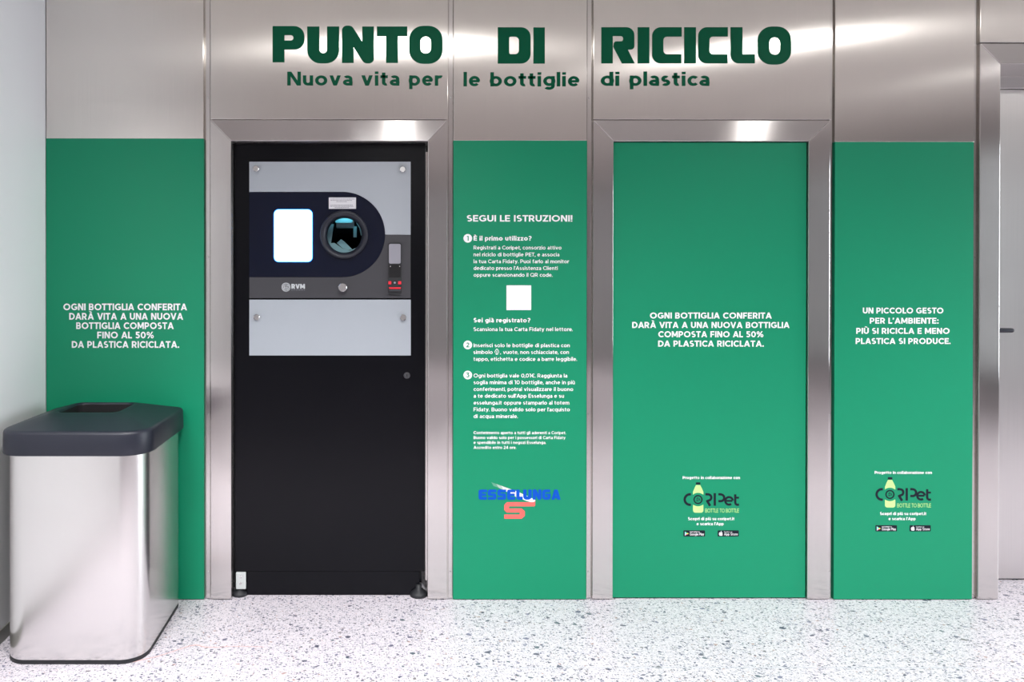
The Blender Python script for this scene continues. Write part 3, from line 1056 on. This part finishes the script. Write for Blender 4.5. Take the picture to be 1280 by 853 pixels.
# door sheet of the cabinet with the intake opening cut through it
icx, icz = P(430.2, 294, YM)
rin = 22.5 / 276
cab = bmesh.new()
hole = [(icx + rin * 1.15 * cos(2 * pi * k / 48), icz + rin * 1.15 * sin(2 * pi * k / 48)) for k in range(48)]
filled('front_door', [[(mx0, mz0), (mx1, mz0), (mx1, mz1), (mx0, mz1)], hole], YM, YM + 0.025, 'black', mc)
bm = bmesh.new()
for b_ in ((mx0 + .004, mx0 + .02, YM + .026, .62, .05, mz1 - .004), (mx1 - .03, mx1 - .014, YM + .026, .62, .05, mz1 - .004),
           (mx0 + .02, mx1 - .03, YM + .026, .62, mz1 - .02, mz1 - .004), (mx0 + .02, mx1 - .03, .60, .62, .05, mz1 - .02), (mx0 + .02, mx1 - .03, YM + .026, .60, .05, .07)):
    add_box(bm, *b_)
link('cabinet', bm, 'black', mc)
box('plinth', PX(308.3, YM), PX(524.5, YM), YM + .003, YM + .03, PZ(744.6, YM, 410), mz0 - .002, 'black', mc, bevel=.0015)
box('gap_shade_filler', PX(288.6, .02) + .004, mx0 - .002, YM + .02, YM + .06, .03, mz1, 'void', mc)  # black filler strip added for the shade in the left gap
sp_ = box('side_profile', PX(531.9, .035), PX(534.3, .035), .034, .06, .075, PZ(190, .035, 500), 'steel_trim', mc)
sp_['label'] = 'narrow bare metal strip down the right side'
box('top_strip', mx0, mx1 - .01, YM - .004, YM + .02, mz1 + .0005, mz1 + .004, 'black', mc)
hg = box('hinge', PX(295.4, YM), PX(307.8, YM), YM - .014, YM, PZ(735.5, YM, 300), PZ(714.8, YM, 300), 'bracket', mc, bevel=.003)
hg['label'] = 'pale grey hinge bracket at the bottom left corner'
for zz in (720.0, 728.0):
    disc_knob('hinge_screw', ((PX(301.6, YM)), YM - .014, PZ(zz, YM, 300)), .006, .002, 'steel_pol', hg)
box('hinge', PX(294.5, YM), PX(305.8, YM), YM - .010, YM, mz1 - .0015, mz1 + .0038, 'bracket', mc)
lathe('foot', [(.0001, 0), (.036, 0), (.037, .006), (.033, .014), (.02, .022), (.012, .03), (.012, .05), (.0001, .05)], 'rubber', (PX(301, YM + .03), YM + .012, 0), mc, seg=32, axis='z')
lathe('foot', [(.0001, 0), (.040, 0), (.041, .008), (.036, .018), (.022, .028), (.014, .035), (.014, .052), (.0001, .052)], 'rubber', (PX(523, YM + .03), YM + .002, 0), mc, seg=32, axis='z')
# lock cylinder
lk = lathe('lock', [(.0001, -.006), (.010, -.006), (.0135, -.004), (.015, 0), (.0001, 0)], 'charcoal', (PX(508.6, YM), YM, PZ(469.6, YM, 508)), mc, seg=28, smooth=False)
box('keyhole', PX(508.2, YM), PX(509.2, YM), YM - .0068, YM - .006, PZ(471.2, YM, 508), PZ(467.6, YM, 508), 'void', lk)

# front face plates
YP = YM - 0.007
fx0, fx1 = 311.6, 513.3
ccx, ccy, cr = 428.0, 293.3, 53.4
def arcpx(a0, a1, n=24, r=cr): return [(ccx + r * cos(radians(a0 + (a1 - a0) * k / n)), ccy - r * sin(radians(a0 + (a1 - a0) * k / n))) for k in range(n + 1)]
g_ = 0.5
up = [(fx0, 202.3), (fx1, 202.3), (fx1, 293.6)] + arcpx(0, 90) + [(fx0, 239.9)]
filled('upper_plate', pxloops([up], YP), YP, YM, 'silver', mc)
ihole = circ(430.2, 294, 26.5, 48)
dk = filled('acrylic_panel', pxloops([[(fx0, 240.2)] + arcpx(90, -90, 44, cr - .3) + [(fx0, 346.4)], ihole], YP), YP, YM, 'gloss_black', mc)
filled('control_plate', pxloops([[(fx0, 346.8)] + [(ccx, 346.8)] + arcpx(-90, 0) + [(fx1, 294.2), (fx1, 372.8), (fx0, 372.8)]], YP), YP + .001, YM, 'charcoal', mc)
filled('lower_plate', pxloops([[(fx0, 374.8), (fx1 + .2, 374.8), (fx1 + .2, 444.6), (fx0, 444.6)]], YP), YP, YM, 'silver', mc)
for a, b in ((320.4, 211.3), (503.2, 212.2), (321.2, 396.6), (503.7, 397.0)):
    x_, z_ = P(a, b, YP)
    disc_knob('standoff', (x_, YP, z_), 3.9 / 276, .014, 'steel_pol', mc)
x_, z_ = P(428.3, 359.6, YP - .03)
disc_knob('push_button', (x_, YP, z_), 5.4 / 276, .034, 'steel_pol', mc)
# screen; an added glowing rim stands in for its blue light bleed
scr = filled('screen', pxloops([rrect(343.2, 262.6, 390.0, 327.0, 5.6)], YP), YP - .0065, YP - .0005, 'screen', mc)
filled('bleed_rim', pxloops([rrect(342.5, 261.9, 390.7, 327.7, 6.2), rrect(343.1, 262.5, 390.1, 327.1, 5.7)], YP), YP - .0055, YP - .0002, 'rim', scr)
scr['label'] = 'brightly lit white rounded screen'
# notice sticker
st = filled('notice_sticker', pxloops([[(411, 247), (445, 247), (445, 261.2), (411, 261.2)]], YP), YP - .0006, YP, 'sticker', mc)
def inkline(x0, x1, y, hh):
    return [(x0, y), (x1, y), (x1, y + hh), (x0, y + hh)]
rows = []
for y, x0, x1 in ((248.6, 413, 443), (250.3, 413, 441), (251.9, 420.5, 434), (256.2, 413, 442), (257.8, 412.8, 442), (259.4, 418.5, 436)):
    x = x0
    while x < x1 - .6:
        l_ = random.uniform(.8, 2.6)
        rows.append(inkline(x, min(x + l_, x1), y, .75)); x += l_ + .45
filled('fine_print', pxloops(rows, YP), YP - .0010, YP - .0007, 'grey_ink', st)
# round intake: bezel ring, throat, inside parts, cyan lamp
bz = lathe('intake_bezel', [(26.3 / 276, 0.002), (30.2 / 276, 0.002), (30.4 / 276, -.012), (29.6 / 276, -.019), (27.6 / 276, -.021), (25.2 / 276, -.016), (22.6 / 276, -.006), (22.2 / 276, .006), (22.4 / 276, .05)],
           'lid', (icx, YP, icz), mc, seg=72)
thr = lathe('intake_throat', [(25 / 276, .05), (22.5 / 276, .05), (23.5 / 276, .09), (25.5 / 276, .10)], 'charcoal', (icx, YP, icz), mc, seg=56)
lathe('chamber', [(.20, .06), (.20, .42), (.0001, .42)], 'void', (icx, YP, icz), mc, seg=48)
def ipt(u, v, Y): return P(390 + u / 10.66, 255 + v / 10.66, Y)
def inner(name, pts, y0, y1, m='teal'):
    return prism(name, [ipt(a, b, y0) for a, b in pts][::-1], y0, y1, m, mc)
inner('guide_plate', [(190, 600), (190, 270), (290, 270), (262, 470), (240, 600)], YM + .12, YM + .125)
inner('upper_guide', [(320, 190), (560, 190), (560, 318), (325, 318)], YM + .16, YM + .20)
inner('roof_guide', [(300, 150), (560, 150), (535, 252), (315, 252)], YM + .13, YM + .14)
inner('side_rail', [(552, 300), (595, 300), (595, 445), (552, 445)], YM + .15, YM + .17)
inner('side_rail', [(560, 200), (700, 200), (700, 420), (650, 420), (630, 320)], YM + .12, YM + .13)
inner('drum_wedge', [(330, 520), (388, 470), (440, 510), (535, 605), (480, 615), (400, 585)], YM + .15, YM + .18)
inner('floor_guide', [(200, 525), (300, 520), (400, 590), (500, 622), (580, 590), (580, 720), (200, 720)], YM + .11, YM + .14)
pl_ = bpy.data.lights.new('intake_lamp', 'POINT')
pl_.energy = 0.45; pl_.color = (0.25, 0.85, 1.0); pl_.shadow_soft_size = .015
po = bpy.data.objects.new('intake_lamp', pl_); COL.objects.link(po)
po.location = (icx + .0, YM + .075, icz + .115)
# code reader
YR = YP + .001
sc_ = filled('code_reader', pxloops([rrect(484.8, 303.6, 502.0, 368.6, 3.2)], YR), YR - .010, YR, 'rubber', mc)
filled('reader_window', pxloops([rrect(486.1, 305.2, 500.8, 329.8, 2.0)], YR), YR - .0125, YR - .0101, 'lens_grey', sc_)
filled('reader_slot', pxloops([[(486.2, 331.2), (500.8, 331.2), (500.8, 347.0), (486.2, 347.0)]], YR), YR - .0115, YR - .0101, 'void', sc_)
for a, b in ((488, 333.2), (499.4, 333.2)):
    x_, z_ = P(a, b, YR)
    disc_knob('reader_screw', (x_, YR - .0115, z_), .0026, .001, 'steel_pol', sc_)
for lp in ([(485.4, 351.8), (489, 351.8), (489, 355.6), (485.4, 355.6)], [(497.6, 351.8), (501.4, 351.8), (501.4, 355.6), (497.6, 355.6)],
           [(486, 359.2), (501, 359.2), (500.6, 361.4), (486.4, 361.4)]):
    filled('red_light', pxloops([lp], YR), YR - .014, YR - .0101, 'red_lens', sc_)
filled('reader_lens', pxloops([circ(493.4, 353.6, 1.3, 16)], YR), YR - .014, YR - .0101, 'lens_grey', sc_)
filled('reader_lip', pxloops([rounded([(485.8, 361.9), (501.2, 361.9), (500.4, 364.2, 1), (486.6, 364.2, 1)])], YR), YR - .020, YR - .0101, 'charcoal', sc_)
# maker's logo: ring badge, bold letters, small word under them
YQ = YP + .001
lg = filled('maker_badge', pxloops([circ(357.5, 359.1, 5.5, 32), circ(357.5, 359.1, 4.7, 32)], YQ), YQ - .0008, YQ, 'silver_ink', mc)
filled('badge_rings', pxloops([circ(357.5, 359.1, 4.1, 28), circ(357.5, 359.1, 3.4, 28), [(356, 357), (360.2, 357), (360.2, 357.8), (356, 357.8)], [(356, 358.8), (360.2, 358.8), (360.2, 359.6), (356, 359.6)],
                               [(356, 360.5), (360.2, 360.5), (360.2, 361.3), (356, 361.3)], [(355, 357), (355.7, 357), (355.7, 361.3), (355, 361.3)]], YQ), YQ - .0008, YQ, 'silver_ink', lg)
text('logo_word', 'RVM', 364.3, 381.2, 361.1, 6.0, 'silver_ink', lg, wt=.27, Y=YQ, lift=.0009, track=.08)
text('logo_word', 'SYSTEMS', 364.3, 381.2, 363.2, 1.1, 'grey_ink', lg, wt=.2, Y=YQ, lift=.0009, track=.5)

# ================================================================== TRASH BIN
bx0, bx1 = -2.031, -1.495
by0, by1 = -0.540, -0.030
bcx, bcy = (bx0 + bx1) / 2, (by0 + by1) / 2
tb = thing('trash_bin', 'brushed steel trash bin with dark grey plastic lid, standing by the white wall', 'trash bin', (bcx, bcy, 0))

def ring_pts(x0, x1, y0, y1, r, n=12, rb=None):
    """counter-clockwise seen from above, starting in the middle of the back side"""
    out = []
    f_, rb = r, (r if rb is None else rb)
    for cx, cy, a0, r in ((x0 + rb, y1 - rb, 90, rb), (x0 + f_, y0 + f_, 180, f_), (x1 - f_, y0 + f_, 270, f_), (x1 - rb, y1 - rb, 0, rb)):
        for k in range(n + 1):
            a = radians(a0 + 90 * k / n)
            out.append((cx + r * cos(a), cy + r * sin(a)))
    return out


def loft(name, rings, m, parent, cap0=False, cap1=False, smooth=True):
    """rings: list of (points, z)"""
    bm = bmesh.new()
    uv = (bm.loops.layers.uv.get('UVMap') or bm.loops.layers.uv.new('UVMap'))
    vs = []
    for pts, z in rings:
        vs.append([bm.verts.new((x, y, z if not callable(z) else z(x, y))) for x, y in pts])
    n = len(vs[0])
    per = [0]
    p0 = rings[0][0]
    for k in range(n):
        a, b = p0[k], p0[(k + 1) % n]
        per.append(per[-1] + math.hypot(a[0] - b[0], a[1] - b[1]))
    zacc = [0]
    for i in range(1, len(vs)):
        zacc.append(zacc[-1] + (vs[i][0].co - vs[i - 1][0].co).length)
    for i in range(len(vs) - 1):
        for k in range(n):
            j = (k + 1) % n
            f = bm.faces.new((vs[i][k], vs[i][j], vs[i + 1][j], vs[i + 1][k]))
            for l, (u, v) in zip(f.loops, ((per[k], zacc[i]), (per[k + 1], zacc[i]), (per[k + 1], zacc[i + 1]), (per[k], zacc[i + 1]))):
                l[uv].uv = (u, v)
    if cap0:
        bm.faces.new(vs[0][::-1])
    if cap1:
        bm.faces.new(vs[-1])
    return link(name, bm, m, parent, smooth=smooth)


def R(d, r, extra=0):
    return ring_pts(bx0 - d, bx1 + d, by0 - d, by1 + d, r, rb=max(r - .045, .02))
loft('base_ring', [(R(-.004, .086), 0.0), (R(.001, .091), 0.001), (R(.001, .091), .015), (R(-.006, .084), .016)], 'rubber', tb, cap0=True, smooth=False)
body = loft('body', [(R(0, .09), .0165), (R(0, .09), .06), (R(0, .09), .4), (R(0, .09), .81)], 'steel_bin', tb)
ZL = 0.791
def dome(base):
    return base
hx0, hx1, hy0, hy1 = -1.925, -1.675, -0.315, -0.085
HR = ring_pts(hx0, hx1, hy0, hy1, .035)
def lerp_ring(a, b, t): return [(p[0] + (q[0] - p[0]) * t, p[1] + (q[1] - p[1]) * t) for p, q in zip(a, b)]
top = R(.006, .085)
lid = loft('lid', [(R(.006, .09), ZL + .006), (R(.019, .10), ZL), (R(.021, .102), ZL + .004), (R(.019, .10), ZL + .078), (R(.0165, .098), ZL + .086), (R(.010, .094), ZL + .0905),
                   (lerp_ring(R(.006, .09), HR, .03), ZL + .092), (lerp_ring(R(.006, .09), HR, .5), ZL + .107), (lerp_ring(R(.006, .09), HR, .9), ZL + .120), (lerp_ring(R(.006, .09), HR, .97), ZL + .120),
                   (HR, ZL + .118), (ring_pts(hx0 + .003, hx1 - .003, hy0 + .003, hy1 - .003, .033), ZL + .112)], 'lid', tb)
loft('opening', [(ring_pts(hx0 + .003, hx1 - .003, hy0 + .003, hy1 - .003, .033), ZL + .112), (ring_pts(hx0 + .008, hx1 - .008, hy0 + .008, hy1 - .008, .03), ZL + .03),
                 (ring_pts(hx0 - .02, hx1 + .02, hy0 - .02, hy1 + .02, .05), .35)], 'void', lid, cap1=True)  # shade inside the opening put into a near-black wall colour
